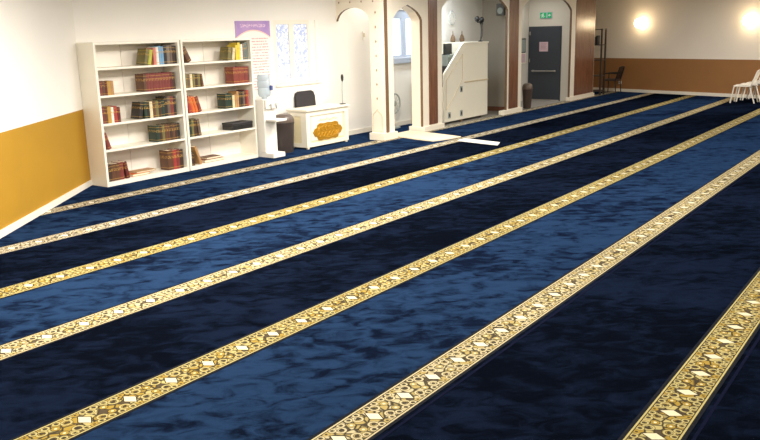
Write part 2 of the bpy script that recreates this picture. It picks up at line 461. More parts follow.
outer = [(22.78, 0), (22.78, H), (12.15, H), (12.15, 0)]
pts = A2+A3+A4+outer
def edge_mat(p, q):
    inside = lambda s: 12.2 < s[0] < 22.7
    return 1 if inside(p) and inside(q) and not (p[1] == 0 and q[1] == 0) else 0
apart(MB().prism(pts, YF, YF+.06, 'y', edge_mat).build('front_panel', ['cream', 'brown_edge']))
# side panel with the round arch, running back to the wall
c = (8.96+9.74)/2
sp = [(YF+.06, 0), (8.96, 0), (8.96, 2.18)]+[(c-.39*math.cos(R(t)), 2.18+.27*math.sin(R(t))) for t in range(15, 166, 15)]+[(9.74, 2.21), (9.75, 2.21), (9.75, H), (YF+.06, H)]
def edge2(p, q):
    return 1 if 8.9 < p[0] < 9.745 and 8.9 < q[0] < 9.745 and (p[1] > .01 or q[1] > .01) and p[1] < 2.9 and q[1] < 2.9 else 0
apart(MB().prism(sp, 12.15, 12.21, 'x', edge2).build('side_panel', ['cream', 'brown_edge']))
# deep cream jamb lining the narrow arch
inn = A2; out = [(12.38, 0), (12.38, 2.26), (12.6, 2.46), (13.01, 2.6), (13.42, 2.46), (13.64, 2.26), (13.64, 0)]
apart(MB().prism(inn+out[::-1], YF+.06, 8.95, 'y').build('arch_lining', 'cream'))
# brown veneer panels on the pillars
for x0, x1 in ((12.22, 12.315), (13.74, 14.07), (17.30, 17.78), (21.32, 22.74)):
    apart(MB().box(x0, x1, YF-.012, YF, .12, H-.01, .003).build('wood_panel', 'brown_edge' if x0 < 13 else 'wood'))
# plinths
for x0, x1 in ((13.50, 14.29), (16.99, 18.0), (21.0, 22.8)):
    apart(MB().box(x0, x1, YF-.04, YF+.1, 0, .1, .008).build('plinth', 'cream'))
apart(MB().prism([(12.09, YF-.05), (12.53, YF-.05), (12.53, YF-.0), (12.21, YF), (12.21, 8.98), (12.09, 8.98)], 0, .13, 'z').build('plinth', 'cream'))
apart(MB().box(12.38, 12.52, YF+.07, 9.02, 0, .1, .005).build('plinth', 'cream'))
apart(MB().box(13.505, 13.65, YF+.07, 9.02, 0, .1, .005).build('plinth', 'cream'))
# brown diamond studs along the side panel
for i in range(9):
    z = 2.35-.262*i
    if z < .55: break
    apart(MB().prism([(8.82, z-.028), (8.838, z), (8.82, z+.028), (8.802, z)], 12.142, 12.151, 'x').build('stud', 'cream_dot'))
for i in range(4):
    y = 8.87+.265*i
    apart(MB().prism([(y, 2.55-.02), (y+.016, 2.55), (y, 2.55+.02), (y-.016, 2.55)], 12.142, 12.151, 'x').build('stud', 'cream_dot'))
# ogee outline at the foot of the corner pillar and long groove
og = [(8.72, .16), (8.93, .16), (8.93, .44), (8.91, .49), (8.86, .53), (8.825, .58), (8.79, .53), (8.74, .49), (8.72, .44)]
apart(MB().tube([(12.148, y, z) for y, z in og], .006, 6, True).build('ogee_moulding', 'groove'))
for x, n in ((13.63, 10), (14.16, 10)):
    pass

# ------------------------------------------------------------------ bookcases
ZS = [.06, .505, .865, 1.245, 1.615]; ZT = 1.955
BY0, BY1 = 9.36, 9.745
def bookcase(x0, x1, seam, label):
    o = empty('bookcase', (x0, BY0, 0), label, 'bookcase')
    X = lambda v: v-x0
    D = BY1-BY0
    MB().box(0, .035, 0, D, 0, ZT, .002).build('side_panel', 'case', o)
    MB().box(x1-x0-.035, x1-x0, 0, D, 0, ZT, .002).build('side_panel', 'case', o)
    MB().box(.035, x1-x0-.035, 0, D, ZT-.035, ZT, .002).build('top_panel', 'case', o)
    MB().box(.035, x1-x0-.035, .004, D-.012, 0, ZS[0], .002).build('bottom_panel', 'case', o)
    for z in ZS[1:]: MB().box(.035, x1-x0-.035, .004, D-.012, z-.028, z, .002).build('shelf', 'case', o)
    bp = MB()
    bp.box(.03, X(seam)-.004, D-.012, D-.002, .01, ZT-.01).box(X(seam)+.004, x1-x0-.03, D-.012, D-.002, .01, ZT-.01)
    bp.build('back_panel', 'case_back', o)
    return o
bookcase(6.50, 7.965, 7.20, 'white bookcase in the corner against the ochre wall, left of the pair')
bookcase(7.99, 9.46, 8.75, 'white bookcase beside the water cooler, right of the pair')

ORD = ['', 'first', 'second', 'third', 'fourth', 'fifth', 'sixth', 'seventh', 'eighth', 'ninth', 'tenth', 'eleventh', 'twelfth', 'thirteenth', 'fourteenth', 'fifteenth', 'sixteenth', 'seventeenth', 'eighteenth']
SHELF = {4: 'top', 3: 'second', 2: 'middle', 1: 'fourth', 0: 'bottom'}
GRP = {}
def book(x, z, t, h, dep, colour, lean, label, group, y=9.40):
    """spine faces the room; (x,z) is the lowest corner, lean>0 leans to the right"""
    c = book_mat(colour, BC[colour])
    m = MB()
    # cover: two boards and a rounded spine
    m.box(0, .004, .004, dep, 0, h); m.box(t-.004, t, .004, dep, 0, h)
    sp_ = [(0, .006), (t*.2, .0015), (t*.5, 0), (t*.8, .0015), (t, .006), (t, .010), (0, .010)]
    m.prism(sp_, 0, h, 'z')
    o = m.build('book', c)
    MB().box(.004, t-.004, .01, dep-.005, .004, h-.004).build('page_block', 'page', o)
    ang = R(lean)
    o.rotation_euler = (0, ang, 0)
    if lean > 0:          # pivot on the lower right corner
        o.location = (x-t*math.cos(ang), y, z+t*math.sin(ang))
    else:
        o.location = (x, y, z)
    return tag(o, label, 'book', group)
def row(unit, sh, x, items, lean=0, dep=.19, gap=.0015, y=9.40):
    """items: (thickness, height, colour); set from left to right. Returns the end x"""
    z = ZS[sh]
    for it in items:
        t, h, colour = it[:3]; ln = it[3] if len(it) > 3 else lean
        PEND.append((unit, sh, x, t, h, colour, ln, dep, y))
        x += t/math.cos(R(ln))+gap
    return x
PEND = []
L, Rr = 'left', 'right'
# left bookcase, top shelf
x = 7.50
row(L, 4, 7.51, [(.05, .235, 'pink'), (.045, .25, 'white'), (.04, .262, 'blue'), (.045, .255, 'blue'), (.055, .27, 'black'), (.05, .265, 'grey'), (.045, .27, 'grey-brown'), (.05, .262, 'dark brown'), (.045, .258, 'black')])
for k, (t, h, cn) in enumerate([(.06, .225, 'olive'), (.055, .215, 'lime')][::-1]):
    ln = 14; xr = 7.51-.225*math.sin(R(ln))+.002 - k*(.055/math.cos(R(ln))+.002)
    PEND.append((L, 4, xr, t, h, cn, ln, .19, 9.40))
# second shelf
row(L, 3, 6.555, [(.05, .19, 'maroon'), (.045, .195, 'brown'), (.035, .185, 'dark red'), (.05, .19, 'gold'), (.05, .19, 'tan')])
row(L, 3, 7.30, [(.05, .25, 'brown')]+[(.051, .25, 'maroon')]*8+[(.048, .255, 'dark red'), (.048, .25, 'dark brown')])
# middle shelf
row(L, 2, 6.555, [(.05, .225, 'maroon'), (.045, .22, 'brown'), (.055, .228, 'gold'), (.04, .215, 'white'), (.055, .225, 'red'), (.05, .205, 'dark red')])
row(L, 2, 7.265, [(.05, .235, 'dark green'), (.045, .23, 'black'), (.052, .235, 'cream'), (.05, .235, 'brown'), (.052, .24, 'olive'), (.05, .235, 'dark brown'), (.055, .245, 'dark green'), (.056, .285, 'black'), (.055, .29, 'grey-brown'), (.055, .28, 'maroon'), (.05, .275, 'black')])
PEND.append((L, 2, 7.265-.235*math.sin(R(12))+.002, .06, .235, 'black', 12, .19, 9.40))
# fourth shelf
PEND.append((L, 1, 6.54+.232*math.sin(R(17)), .055, .232, 'maroon', -17, .19, 9.40))
row(L, 1, 7.44, [(.06, .24, 'dark green')]+[(.046, .235, 'dark brown'), (.046, .235, 'olive'), (.046, .24, 'brown'), (.046, .235, 'brown'), (.046, .24, 'dark brown'), (.046, .235, 'brown'), (.046, .24, 'dark brown'), (.046, .24, 'black')])
# bottom shelf
row(L, 0, 6.55, [(.07, .235, 'dark brown'), (.065, .24, 'brown'), (.065, .238, 'brown'), (.065, .245, 'maroon')])
PEND.append((L, 0, 6.828+.24*math.sin(R(9)), .05, .24, 'dark red', -9, .19, 9.40))
row(L, 0, 7.61, [(.10, .295, 'brown'), (.055, .29, 'red'), (.065, .295, 'maroon'), (.065, .285, 'dark brown')])
# right bookcase
PEND.append((Rr, 4, 8.032+.24*math.sin(R(28)), .075, .24, 'brown', -28, .19, 9.40))
row(Rr, 4, 9.13, [(.05, .235, 'yellow'), (.055, .27, 'yellow'), (.05, .245, 'white'), (.045, .26, 'grey'), (.05, .265, 'teal')])
PEND.append((Rr, 4, 9.13-.19*math.sin(R(10))+.003, .055, .19, 'cream', 10, .19, 9.40))
PEND.append((Rr, 4, 9.13-.19*math.sin(R(10))+.003-.075, .075, .20, 'olive', 10, .19, 9.40))
row(Rr, 3, 8.05, [(.05, .205, 'olive'), (.05, .2, 'grey-brown'), (.045, .205, 'cream'), (.05, .2, 'olive'), (.05, .205, 'dark brown'), (.05, .2, 'olive')])
PEND.append((Rr, 3, 8.357+.19*math.sin(R(7)), .04, .19, 'brown', -7, .19, 9.40))
row(Rr, 3, 9.05, [(.115, .262, 'red-brown'), (.125, .26, 'red-brown'), (.105, .26, 'maroon')])
for k, (t, h, cn) in enumerate([(.055, .25, 'red'), (.05, .25, 'orange'), (.045, .24, 'orange'), (.05, .245, 'red-brown')]):
    PEND.append((Rr, 2, 8.028+.25*math.sin(R(17))+k*.063, t*1.08, h, cn, -17, .19, 9.40))
row(Rr, 2, 8.84, [(.11, .235, 'dark green'), (.042, .235, 'dark green'), (.05, .2, 'cream'), (.042, .21, 'tan'), (.048, .255, 'tan'), (.042, .26, 'dark brown'), (.046, .255, 'black'), (.038, .25, 'grey-brown'), (.048, .265, 'dark red'), (.042, .26, 'red')])
row(Rr, 1, 8.05, [(.06, .26, 'dark green'), (.045, .265, 'olive'), (.055, .26, 'dark brown')])
PEND.append((Rr, 1, 8.219+.255*math.sin(R(7)), .05, .255, 'grey-brown', -7, .19, 9.40))
PEND.append((Rr, 0, 8.032, .09, .2, 'dark brown', 0, .19, 9.40))
PEND.append((Rr, 0, 8.128+.3*math.sin(R(20)), .045, .3, 'tan', -20, .19, 9.40))
from collections import defaultdict
byshelf = defaultdict(list)
for q in PEND: byshelf[(q[0], q[1])].append(q)
for (unit, sh), qs in byshelf.items():
    qs.sort(key=lambda q: q[2]-(q[3] if q[6] > 0 else 0))
    for i, (u, s_, x, t, h, cn, ln, dep, y) in enumerate(qs):
        state = 'leaning ' if abs(ln) > 5 else ''
        size = 'thick ' if t > .11 else ''
        where = f'{ORD[i+1]} of {len(qs)} standing books from the left' if len(qs) > 1 else 'the only standing book'
        lab = f'{state}{size}{cn} book, {where}, {SHELF[s_]} shelf, {unit} bookcase'
        book(x, ZS[s_]+.0005, t, h, dep, cn, ln, lab, f'books on the {SHELF[s_]} shelf of the {unit} bookcase', y)
def flat_book(x, z, t, h, dep, colour, label, group, rz=0, y=9.44):
    c = book_mat(colour, BC[colour])
    m = MB()
    m.box(0, h, 0, dep, 0, .005, .001); m.box(0, h, 0, dep, t-.005, t, .001); m.box(0, h, dep-.008, dep, .005, t-.005)
    o = m.build('book', c, loc=(x, y, z), rot=(0, 0, R(rz)))
    MB().box(.006, h-.006, .006, dep-.008, .005, t-.005).build('page_block', 'page', o)
    tag(o, label, 'book', group)
g = 'books lying flat'
flat_book(6.99, ZS[0]+.0005, .035, .30, .2, 'orange', 'orange-brown book lying flat, lower of two on the left bookcase bottom shelf', g)
flat_book(7.06, ZS[0]+.0365, .025, .34, .19, 'tan', 'tan book lying flat on another book, left bookcase bottom shelf', g, 0)
flat_book(8.36, ZS[0]+.0005, .045, .40, .22, 'red-brown', 'red-brown book lying flat, lower of two on the right bookcase bottom shelf', g)
flat_book(8.40, ZS[0]+.046, .035, .30, .19, 'brown', 'brown book lying flat on top, right bookcase bottom shelf', g)
k0 = empty('storage_case', (8.955, 9.40, ZS[1]+.0005), 'long black case lying on the fourth shelf of the right bookcase', 'case')
MB().box(0, .455, 0, .24, 0, .075, .008).build('case_body', 'black', k0)
MB().box(-.004, .459, -.004, .244, .077, .115, .01).build('case_lid', 'dark', k0)
MB().box(.2, .29, -.012, -.004, .06, .075, .002).build('handle', 'dark', k0)

# ------------------------------------------------------------------ poster, cooler, bin, desk
o = MB().box(0, .82, 0, .008, 0, 1.27).build('poster', 'poster', loc=(9.49, YB-.009, .96))
tag(o, 'tall pink and violet text poster on the wall behind the water cooler', 'poster')

cl = empty('water_cooler', (9.655, 9.28, 0), 'white water cooler with upturned blue bottle beside the right bookcase', 'water cooler')
MB().prism([(-.14, -.22), (.14, -.22), (.16, -.2), (.16, .22), (-.14, .22)], 0, .07, 'z').build('base', 'white_plastic', cl)
MB().box(-.14, .15, -.05, .22, .07, .96, .015).build('body', 'white_plastic', cl)
MB().box(-.13, .14, -.10, -.05, .80, .955, .012).build('head', 'white_plastic', cl)
MB().box(-.12, .14, -.30, -.06, .60, .635, .012).build('drip_tray', 'white_plastic', cl)
for x in (-.05, .07):
    tp = MB().tube([(x, -.10, .86), (x, -.135, .86), (x, -.14, .80)], .012, 8).build('tap', 'chrome', cl, smooth=True)
    MB().box(x-.012, x+.012, -.155, -.115, .872, .882, .002).build('tap_lever', 'grille', tp)
bt = MB().lathe([(.04, .955), (.045, .98), (.095, 1.01), (.108, 1.04), (.108, 1.13), (.1, 1.145), (.108, 1.16), (.108, 1.24), (.1, 1.255), (.108, 1.27), (.106, 1.33), (.09, 1.36)], (0, .05, 0), 24).build('bottle', 'bottle', cl, smooth=True)
MB().box(.02, .06, -.10, -.052, 1.10, 1.18, .008).build('bottle_grip', mat('grip_blue', (84, 96, 150), .4), bt)

bn = empty('waste_bin', (10.12, 9.37, 0), 'taupe swing-lid waste bin between the water cooler and the white desk', 'bin')
MB().lathe([(.17, 0), (.175, .02), (.21, .48), (.215, .5), (.215, .52), (.2, .52)], n=28, sy=.8).build('bin_body', 'bin', bn, smooth=True)
MB().lathe([(.215, .522), (.213, .56), (.195, .61), (.14, .65), (.05, .665)], n=28, sy=.8).build('swing_lid', 'bin_lid', bn, smooth=True)

dk = empty('desk', (10.52, 9.19, 0), 'small white desk with gold cartouche on its front panel', 'desk')
DW, DD, DH = 1.19, .43, .70
MB().box(-.02, DW+.03, -.03, DD+.03, DH-.035, DH, .006).build('desktop', 'desk', dk)
m = MB().box(.03, DW-.03, .03, .05, .06, DH-.036)
m.build('front_panel', 'desk_panel', dk)
m = MB()
m.box(0, .1, 0, .05, .03, DH-.036).box(DW-.1, DW, 0, .05, .03, DH-.036).box(.1, DW-.1, 0, .05, DH-.12, DH-.036).box(.1, DW-.1, 0, .05, .03, .09)
m.build('front_frame', 'desk', dk)
MB().box(.14, DW-.14, .018, .03, .13, .60, .004).build('raised_panel', 'desk', dk)
for x0 in (0, DW-.04):
    s_ = MB().box(x0+.008, x0+.032, .05, DD, .06, DH-.036).build('side_panel', 'desk_panel', dk)
    e = MB()
    e.box(x0, x0+.04, .05, .13, .03, DH-.036).box(x0, x0+.04, DD-.08, DD, .03, DH-.036).box(x0, x0+.04, .13, DD-.08, DH-.12, DH-.036).box(x0, x0+.04, .13, DD-.08, .03, .1)
    e.build('side_frame', 'desk', dk)
for px in (.03, DW-.07):
    for py in (.01, DD-.06): MB().box(px, px+.04, py, py+.04, 0, .03).build('foot', 'desk', dk)
# gold cartouche
cx, cz = .60, .275
oc = []
def cart(s_):
    w_, h_ = .36*s_, .155*s_
    p_ = [(-w_, -h_*.45), (-w_*.86, -h_*.5), (-w_*.8, -h_*.85), (-w_*.6, -h_), (-w_*.3, -h_*.92), (0, -h_), (w_*.3, -h_*.92), (w_*.6, -h_), (w_*.8, -h_*.85), (w_*.86, -h_*.5), (w_, -h_*.45),
          (w_*1.16, 0), (w_, h_*.45), (w_*.86, h_*.5), (w_*.8, h_*.85), (w_*.6, h_), (w_*.3, h_*.92), (0, h_), (-w_*.3, h_*.92), (-w_*.6, h_), (-w_*.8, h_*.85), (-w_*.86, h_*.5), (-w_, h_*.45), (-w_*1.16, 0)]
    return [(cx+x_, cz+z_) for x_, z_ in p_]
em = MB().prism(cart(1), .004, .018, 'y').build('cartouche', 'gold', dk)
rl = MB()
for i in range(6):
    xx = cx-.25+.1*i
    for s_ in (1, -1):
        rl.tube([(xx+.04*math.cos(t*.5), .003, cz+s_*(.055+.035*math.sin(t*.5))) for t in range(0, 11)], .007, 6)
rl.tube([(cx+.30*math.cos(t*PI/16), .003, cz+.115*math.sin(t*PI/16)) for t in range(32)], .006, 6, True)
rl.build('scroll_relief', mat('gold_scrollwork', (206, 154, 44), .35, .2, 20, .3), em, smooth=True)  # raised scrolls in a lighter gold than the cartouche
tx = MB()
rnd = random.Random(3)
for i in range(9):
    xx = .36+.058*i; zz = .485+rnd.uniform(-.012, .012)
    tx.tube([(xx, .016, zz), (xx+.02, .016, zz-.012), (xx+.042, .016, zz+.004), (xx+.05, .016, zz+.026 if i % 3 == 0 else zz+.008)], .005, 5)
tx.build('lettering', mat('lettering_tan', (206, 178, 110), .5), dk)

# office chair behind the desk
oc = empty('office_chair', (11.10, 9.685, 0), 'dark grey padded chair behind the white desk', 'chair')
def pad(name, w_, h_, th, z0, y0, tilt, m_, par):
    b_ = MB().box(-w_/2, w_/2, -th/2, th/2, 0, h_, min(th*.42, .03))
    o_ = b_.build(name, m_, par, loc=(0, y0, z0), rot=(R(tilt), 0, 0), smooth=True); return o_
CY = -.19                                              # seat tucked under the open-backed desk
MB().lathe([(.05, .06), (.05, .1), (.025, .11), (.025, .41)], (0, CY, 0), 12).build('gas_lift', 'black', oc, smooth=True)
for i in range(5):
    t = 2*PI*i/5+.3
    lx, ly = .22*math.cos(t), CY+.22*math.sin(t)
    lg = MB().tube([(0, CY, .085), (lx, ly, .06)], [.022, .014], 8).build('leg', 'black', oc)
    MB().lathe([(.02, -.012), (.025, 0), (.02, .012)], (lx, ly, .027), 10, 'y').build('caster', 'black', lg)
MB().box(-.23, .23, CY-.2, CY+.2, .41, .48, .025).build('seat', 'fabric', oc)
bk = [(-.29, .0), (-.285, .30), (-.25, .375), (-.18, .40), (.18, .40), (.25, .375), (.285, .30), (.29, 0)]
MB().prism([(x_*.93, z_) for x_, z_ in bk], 0, .045, 'y').build('backrest', 'fabric', oc, loc=(0, -.02, .58), rot=(R(-4), 0, 0))
MB().tube([(0, CY+.1, .42), (0, .0, .44), (0, .012, .60)], .016, 8).build('back_bracket', 'black', oc)

# microphone on a slim stand, on the desktop
mc = empty('microphone', (11.66, 9.27, DH), 'slim black desk microphone standing at the right end of the white desk', 'microphone')
MB().lathe([(.06, 0), (.06, .012), (.02, .02)], n=16).build('mic_base', 'dark', mc, smooth=True)
MB().tube([(0, 0, .015), (0, 0, .3), (.004, -.004, .44)], .007, 8).build('mic_stem', 'grille', mc)
MB().lathe([(.012, .42), (.022, .45), (.027, .50), (.02, .54), (.006, .55)], (.005, -.006, 0), 12).build('mic_head', 'black', mc, smooth=True)

sw = MB().box(-.03, .03, 0, .02, -.09, .09, .004).build('light_switch', 'white_plastic', loc=(13.0, YB-.021, 1.93))
tag(sw, 'small white switch box on the wall, seen through the round side arch', 'switch')
MB().box(-.018, .018, -.008, 0, -.03, .05, .002).build('rocker', 'groove', sw)

# grey round fan half hidden behind the arch jamb
fn = empty('floor_fan', (13.80, 9.6, 0), 'grey round fan on the floor behind the narrow arch', 'fan')
MB().lathe([(.2, 0), (.2, .02), (.05, .04)], n=20, sy=.5).build('fan_base', 'grille', fn, smooth=True)
MB().tube([(0, 0, .03), (0, 0, .38)], .02, 8).build('stem', 'grille', fn)
fg = MB()
fg.tube([(.2*math.cos(t*PI/14), -.03, .52+.2*math.sin(t*PI/14)) for t in range(28)], .016, 8, True)
for i in range(12):
    t = i*PI/6; fg.tube([(.03*math.cos(t), -.04, .52+.03*math.sin(t)), (.2*math.cos(t), -.03, .52+.2*math.sin(t))], .003, 5)
fg.build('fan_guard', 'grille', fn)
MB().lathe([(.05, -.05), (.06, -.02), (.06, .06), (.03, .08)], (0, 0, .52), 14, 'y').build('motor', 'grille', fn, smooth=True)
bl = MB()
for i in range(3):
    t = i*2*PI/3
    bl.prism([(.04*math.cos(t), .52+.04*math.sin(t)), (.17*math.cos(t-.35), .52+.17*math.sin(t-.35)), (.18*math.cos(t+.3), .52+.18*math.sin(t+.3))], -.022, -.018, 'y')
bl.build('blades', 'white_plastic', fn)

# ------------------------------------------------------------------ pulpit
mn = empty('pulpit', (14.74, 8.92, FZ), 'white stepped wooden pulpit with sloping stair rail under the wide arch', 'pulpit')
Z0 = -FZ
def rail(y0, y1, name):
    pts_ = [(0.0, .06), (0, 1.08), (.03, 1.12), (.80, 1.72), (.86, 1.74), (.86, .06)]
    return MB().prism(pts_, y0, y1, 'y').build(name, 'minbar', mn)
rail(0, .04, 'stair_side'); rail(.70, .74, 'stair_side')
for i in range(4):
    MB().box(.02+.2*i, .86, .04, .70, .06 if i == 0 else .06, .30+.24*i-.012*i).build('step', 'minbar', mn) if i == 0 else MB().box(.02+.2*i, .86, .04, .70, .30+.24*(i-1), .30+.24*i).build('step', 'minbar', mn)
def plan(x1_, y0_, y1_, r):
    return [(.86, y0_)]+[(x1_-r+r*math.sin(R(t)), y0_+r-r*math.cos(R(t))) for t in range(0, 91, 15)]+[(x1_-r+r*math.cos(R(t)), y1_-r+r*math.sin(R(t))) for t in range(0, 91, 15)]+[(.86, y1_)]
P_ = plan(2.12, 0, .74, .22)
MB().prism(P_, .06, .86, 'z').build('platform_base', 'minbar', mn, smooth=True)
MB().prism(plan(2.135, -.014, .754, .23), .86, .885, 'z').build('moulding', 'gold' if False else 'groove', mn, smooth=True)
MB().prism(P_, .885, 1.70, 'z').build('balustrade', 'minbar', mn, smooth=True)
MB().prism(plan(2.14, -.018, .758, .235), 1.70, 1.735, 'z').build('handrail', 'minbar', mn, smooth=True)
for (x_, z_) in ((.72, .73), (.72, .2), (.2, .2)):
    q_ = MB().box(x_-.05, x_+.05, -.012, 0, z_-.065, z_+.065, .003).build('square_ornament', 'grille', mn)
    MB().box(x_-.025, x_+.025, -.018, -.012, z_-.035, z_+.035, .002).build('ornament_centre', 'dark', q_)
MB().tube([(.08, -.002, .95), (.78, -.002, 1.49), (.78, -.002, .95), (.45, -.002, .62), (.08, -.002, .32)], .008, 6, True).build('panel_beading', 'groove', mn)
for x_, y_ in ((.06, .05), (.06, .69), (.8, .05), (.8, .69), (1.8, .12), (1.8, .62)):
    MB().lathe([(.03, 0), (.04, .03), (.03, .06)], (x_, y_, 0), 12).build('foot', 'brown_edge', mn, smooth=True)
for x_ in (1.62, 2.04):
    MB().lathe([(.05, 1.735), (.055, 1.75), (.06, 1.80), (.045, 1.86), (.02, 1.90), (.01, 1.92), (.01, 1.97), (.003, 1.99)], (x_-.08, .69, 0), 14).build('finial', 'brown_edge', mn, smooth=True)

eq = empty('equipment_stack', (15.23, 9.12, FZ+.7805), 'dark equipment stack standing on the pulpit stairs behind the rail', 'equipment')
MB().box(0, .26, 0, .3, .0, .46, .006).build('amplifier', 'dark', eq)
gr = MB()
for i in range(4): gr.box(.01, .25, -.008, 0, .49+.05*i, .51+.05*i)
gr.box(0, .26, 0, .3, .46, .70, .006)
gr.build('grille_unit', 'grille', eq)
sc_ = MB().box(-.02, .28, .06, .11, .71, .94, .006).build('screen', 'black', eq)
MB().box(.0, .26, .1, .2, .70, .712).build('screen_stand', 'black', eq)

gm = empty('gooseneck_microphone', (16.52, 9.02, FZ+1.7355), 'pair of dark microphones on one curved stand on top of the white pulpit', 'microphone')
MB().lathe([(.05, 0), (.05, .015), (.015, .03)], n=14).build('mic_base', 'dark', gm, smooth=True)
st_ = MB().tube([(0, 0, .02), (.03, 0, .12), (.05, 0, .26), (.03, 0, .38), (-.04, 0, .44)], .012, 8)
st_.tube([(0.02, 0, .02), (.09, 0, .14), (.11, 0, .30), (.07, 0, .42)], .008, 6)
st_.tube([(-.14, 0, .43), (-.04, 0, .44), (.1, 0, .40)], .014, 6)
st_.build('mic_stem', 'dark', gm, smooth=True)
for x_, z_ in ((-.16, .47), (.06, .45)):
    MB().lathe([(.02, -.03), (.05, 0), (.055, .05), (.03, .09), (.008, .1)], (x_, 0, z_), 12).build('mic_head', 'black', gm, smooth=True)

ck = empty('wall_clock', (16.46, YB-.002, 2.27), 'pale round wall clock above the pulpit stairs', 'clock')
MB().lathe([(.155, -.03), (.165, -.015), (.165, 0)], n=32, axis='y').build('clock_rim', mat('clock_rim_pale', (196, 198, 196), .4), ck, smooth=True)
MB().lathe([(.145, -.034), (.145, -.03)], n=32, axis='y').build('clock_face', 'white_plastic', ck)
ticks = MB()
for i in range(12):
    t = i*PI/6
    ticks.tube([(.112*math.sin(t), -.036, .112*math.cos(t)), (.134*math.sin(t), -.036, .134*math.cos(t))], .005, 5)
ticks.build('hour_marks', 'grille', ck)
MB().tube([(0, -.038, 0), (.05, -.038, .07)], .006, 5).build('hour_hand', 'grille', ck)
MB().tube([(0, -.038, 0), (-.03, -.038, .105)], .004, 5).build('minute_hand', 'grille', ck)

sk = empty('wall_speaker', (17.95, 9.12, 2.45), 'dark speaker fixed high on the grey partition wall', 'speaker')
MB().box(-.12, -.1, -.02, .02, -.02, .02).box(-.12, 0, -.012, .012, -.012, .012).box(-.012, -.001, -.05, .05, -.06, .06).build('bracket', 'black', sk)
MB().box(-.28, -.121, -.1, .1, -.14, .14, .012).build('cabinet', mat('speaker_grey', (84, 82, 80), .6), sk)
MB().lathe([(.07, -.284), (.075, -.28)], (0, 0, -.03), 18, 'x').build('driver', 'grille', sk)

# ------------------------------------------------------------------ door niche
dr = struct(MB().box(DX-.03, DX-.001, 9.02, 9.93, .02, 2.0, .003).build('door_1', 'door'))
df = MB()
df.box(DX-.02, DX, 8.985, 9.02, FZ, 2.035).box(DX-.02, DX, 9.93, 9.965, FZ, 2.035).box(DX-.02, DX, 9.02, 9.93, 2.0, 2.035)
df.build('door_frame', 'door', dr)
MB().box(DX-.085, DX-.06, 9.1, 9.85, .80, .83, .006).box(DX-.06, DX-.03, 9.12, 9.17, .79, .84).box(DX-.06, DX-.03, 9.78, 9.83, .79, .84).build('push_bar', 'chrome', dr)
for z_ in (.3, 1.1, 1.85): MB().box(DX-.042, DX-.03, 9.9, 9.935, z_-.05, z_+.05, .003).build('hinge', 'chrome', dr)
nt = empty('door_notice', (DX-.031, 9.5, 1.48), 'pink paper notice taped to the dark door', 'notice')
MB().box(-.003, 0, -.13, .13, -.13, .13).build('sheet', 'pink_paper', nt)
m = MB()
for i in range(5): m.box(-.0035, -.003, -.09+.02*(i % 2), .09, .075-.035*i, .085-.035*i)
m.build('printed_lines', 'ink', nt)
# exit sign: running figure and arrow
ex = empty('exit_sign', (DX-.001, 9.46, 2.33), 'green and white exit sign with running figure above the dark door', 'sign')
MB().box(-.03, 0, -.18, .18, -.085, .085, .004).build('sign_body', 'bluewhite', ex)
def pic(p_, name, m_, x0, x1):
    return MB().prism([(-y_, z_) for y_, z_ in p_], x0, x1, 'x').build(name, m_, ex)
pic([(-.17, -.075), (.02, -.075), (.02, .075), (-.17, .075)], 'green_field', 'green', -.033, -.03)
pic([(.05, -.075), (.17, -.075), (.17, .075), (.05, .075)], 'green_field', 'green', -.033, -.03)
rf_ = MB()
rf_.prism([(.10, .04), (.085, .06), (.065, .06), (.055, .04), (.065, .025), (.09, .025)][::1], -.036, -.033, 'x')
rf_.prism([(.12, .027), (.07, .029), (.045, -.02), (.02, -.03), (.02, -.042), (.055, -.03), (.07, -.01), (.08, -.03), (.055, -.05), (.07, -.07), (.085, -.062), (.075, -.05), (.1, -.035), (.13, -.06), (.145, -.05), (.11, -.018), (.10, 0), (.13, .005), (.14, -.01), (.15, -.005), (.14, .015)], -.036, -.033, 'x')
rf_.build('running_figure', 'sign_white', ex)
pic([(.07, .012), (.11, .012), (.11, .04), (.15, 0), (.11, -.04), (.11, -.012), (.07, -.012)], 'arrow', 'sign_white', -.036, -.033)
# framed notices on the niche wall
for nm, x_, z_, hh, lab, mm in (('framed_notice', 20.72, 1.52, .2, 'grey framed notice on the niche wall left of the dark door, upper one', 'grille'), ('framed_notice', 20.72, 1.18, .15, 'small pale notice on the niche wall left of the dark door, lower one', 'pink_paper')):
    q_ = MB().box(-.17, .17, -.02, 0, -hh, hh, .004).build(nm, 'dark' if mm == 'grille' else 'white_trim', loc=(x_, NY-.001, z_))
    MB().box(-.14, .14, -.023, -.02, -hh+.03, hh-.03).build('sheet', mm, q_)
    tag(q_, lab, 'notice')
b2 = empty('waste_bin', (18.80, 8.90, 0.0), 'brown waste bin standing in the doorway arch beside the pillar', 'bin')
MB().lathe([(.115, 0), (.12, .02), (.155, .46), (.16, .48), (.145, .48)], n=24, sy=.8).build('bin_body', mat('brown_bin', (74, 60, 52), .45), b2, smooth=True)
MB().lathe([(.16, .482), (.158, .53), (.14, .59), (.09, .625), (.03, .63)], n=24, sy=.8).build('swing_lid', mat('brown_bin_lid', (98, 82, 70), .4), b2, smooth=True)

# boards lying on the carpet
o = MB().prism([(12.68, 8.98), (13.46, 8.98), (13.38, 8.5), (13.10, 7.56), (12.74, 7.60), (12.36, 7.72), (12.46, 8.2), (12.60, 8.6)], 0, .018, 'z').build('floor_board', 'mat_cream', loc=(0, 0, .0025))
tag(o, 'long cream board lying on the carpet at the foot of the narrow arch', 'board')
o = MB().prism([(12.62, 7.36), (12.93, 7.38), (12.74, 6.55), (12.42, 6.43)], 0, .012, 'z').build('floor_board', 'mat_white', loc=(0, 0, .0025))
tag(o, 'short white board lying on the dark carpet row farther from the arch', 'board')

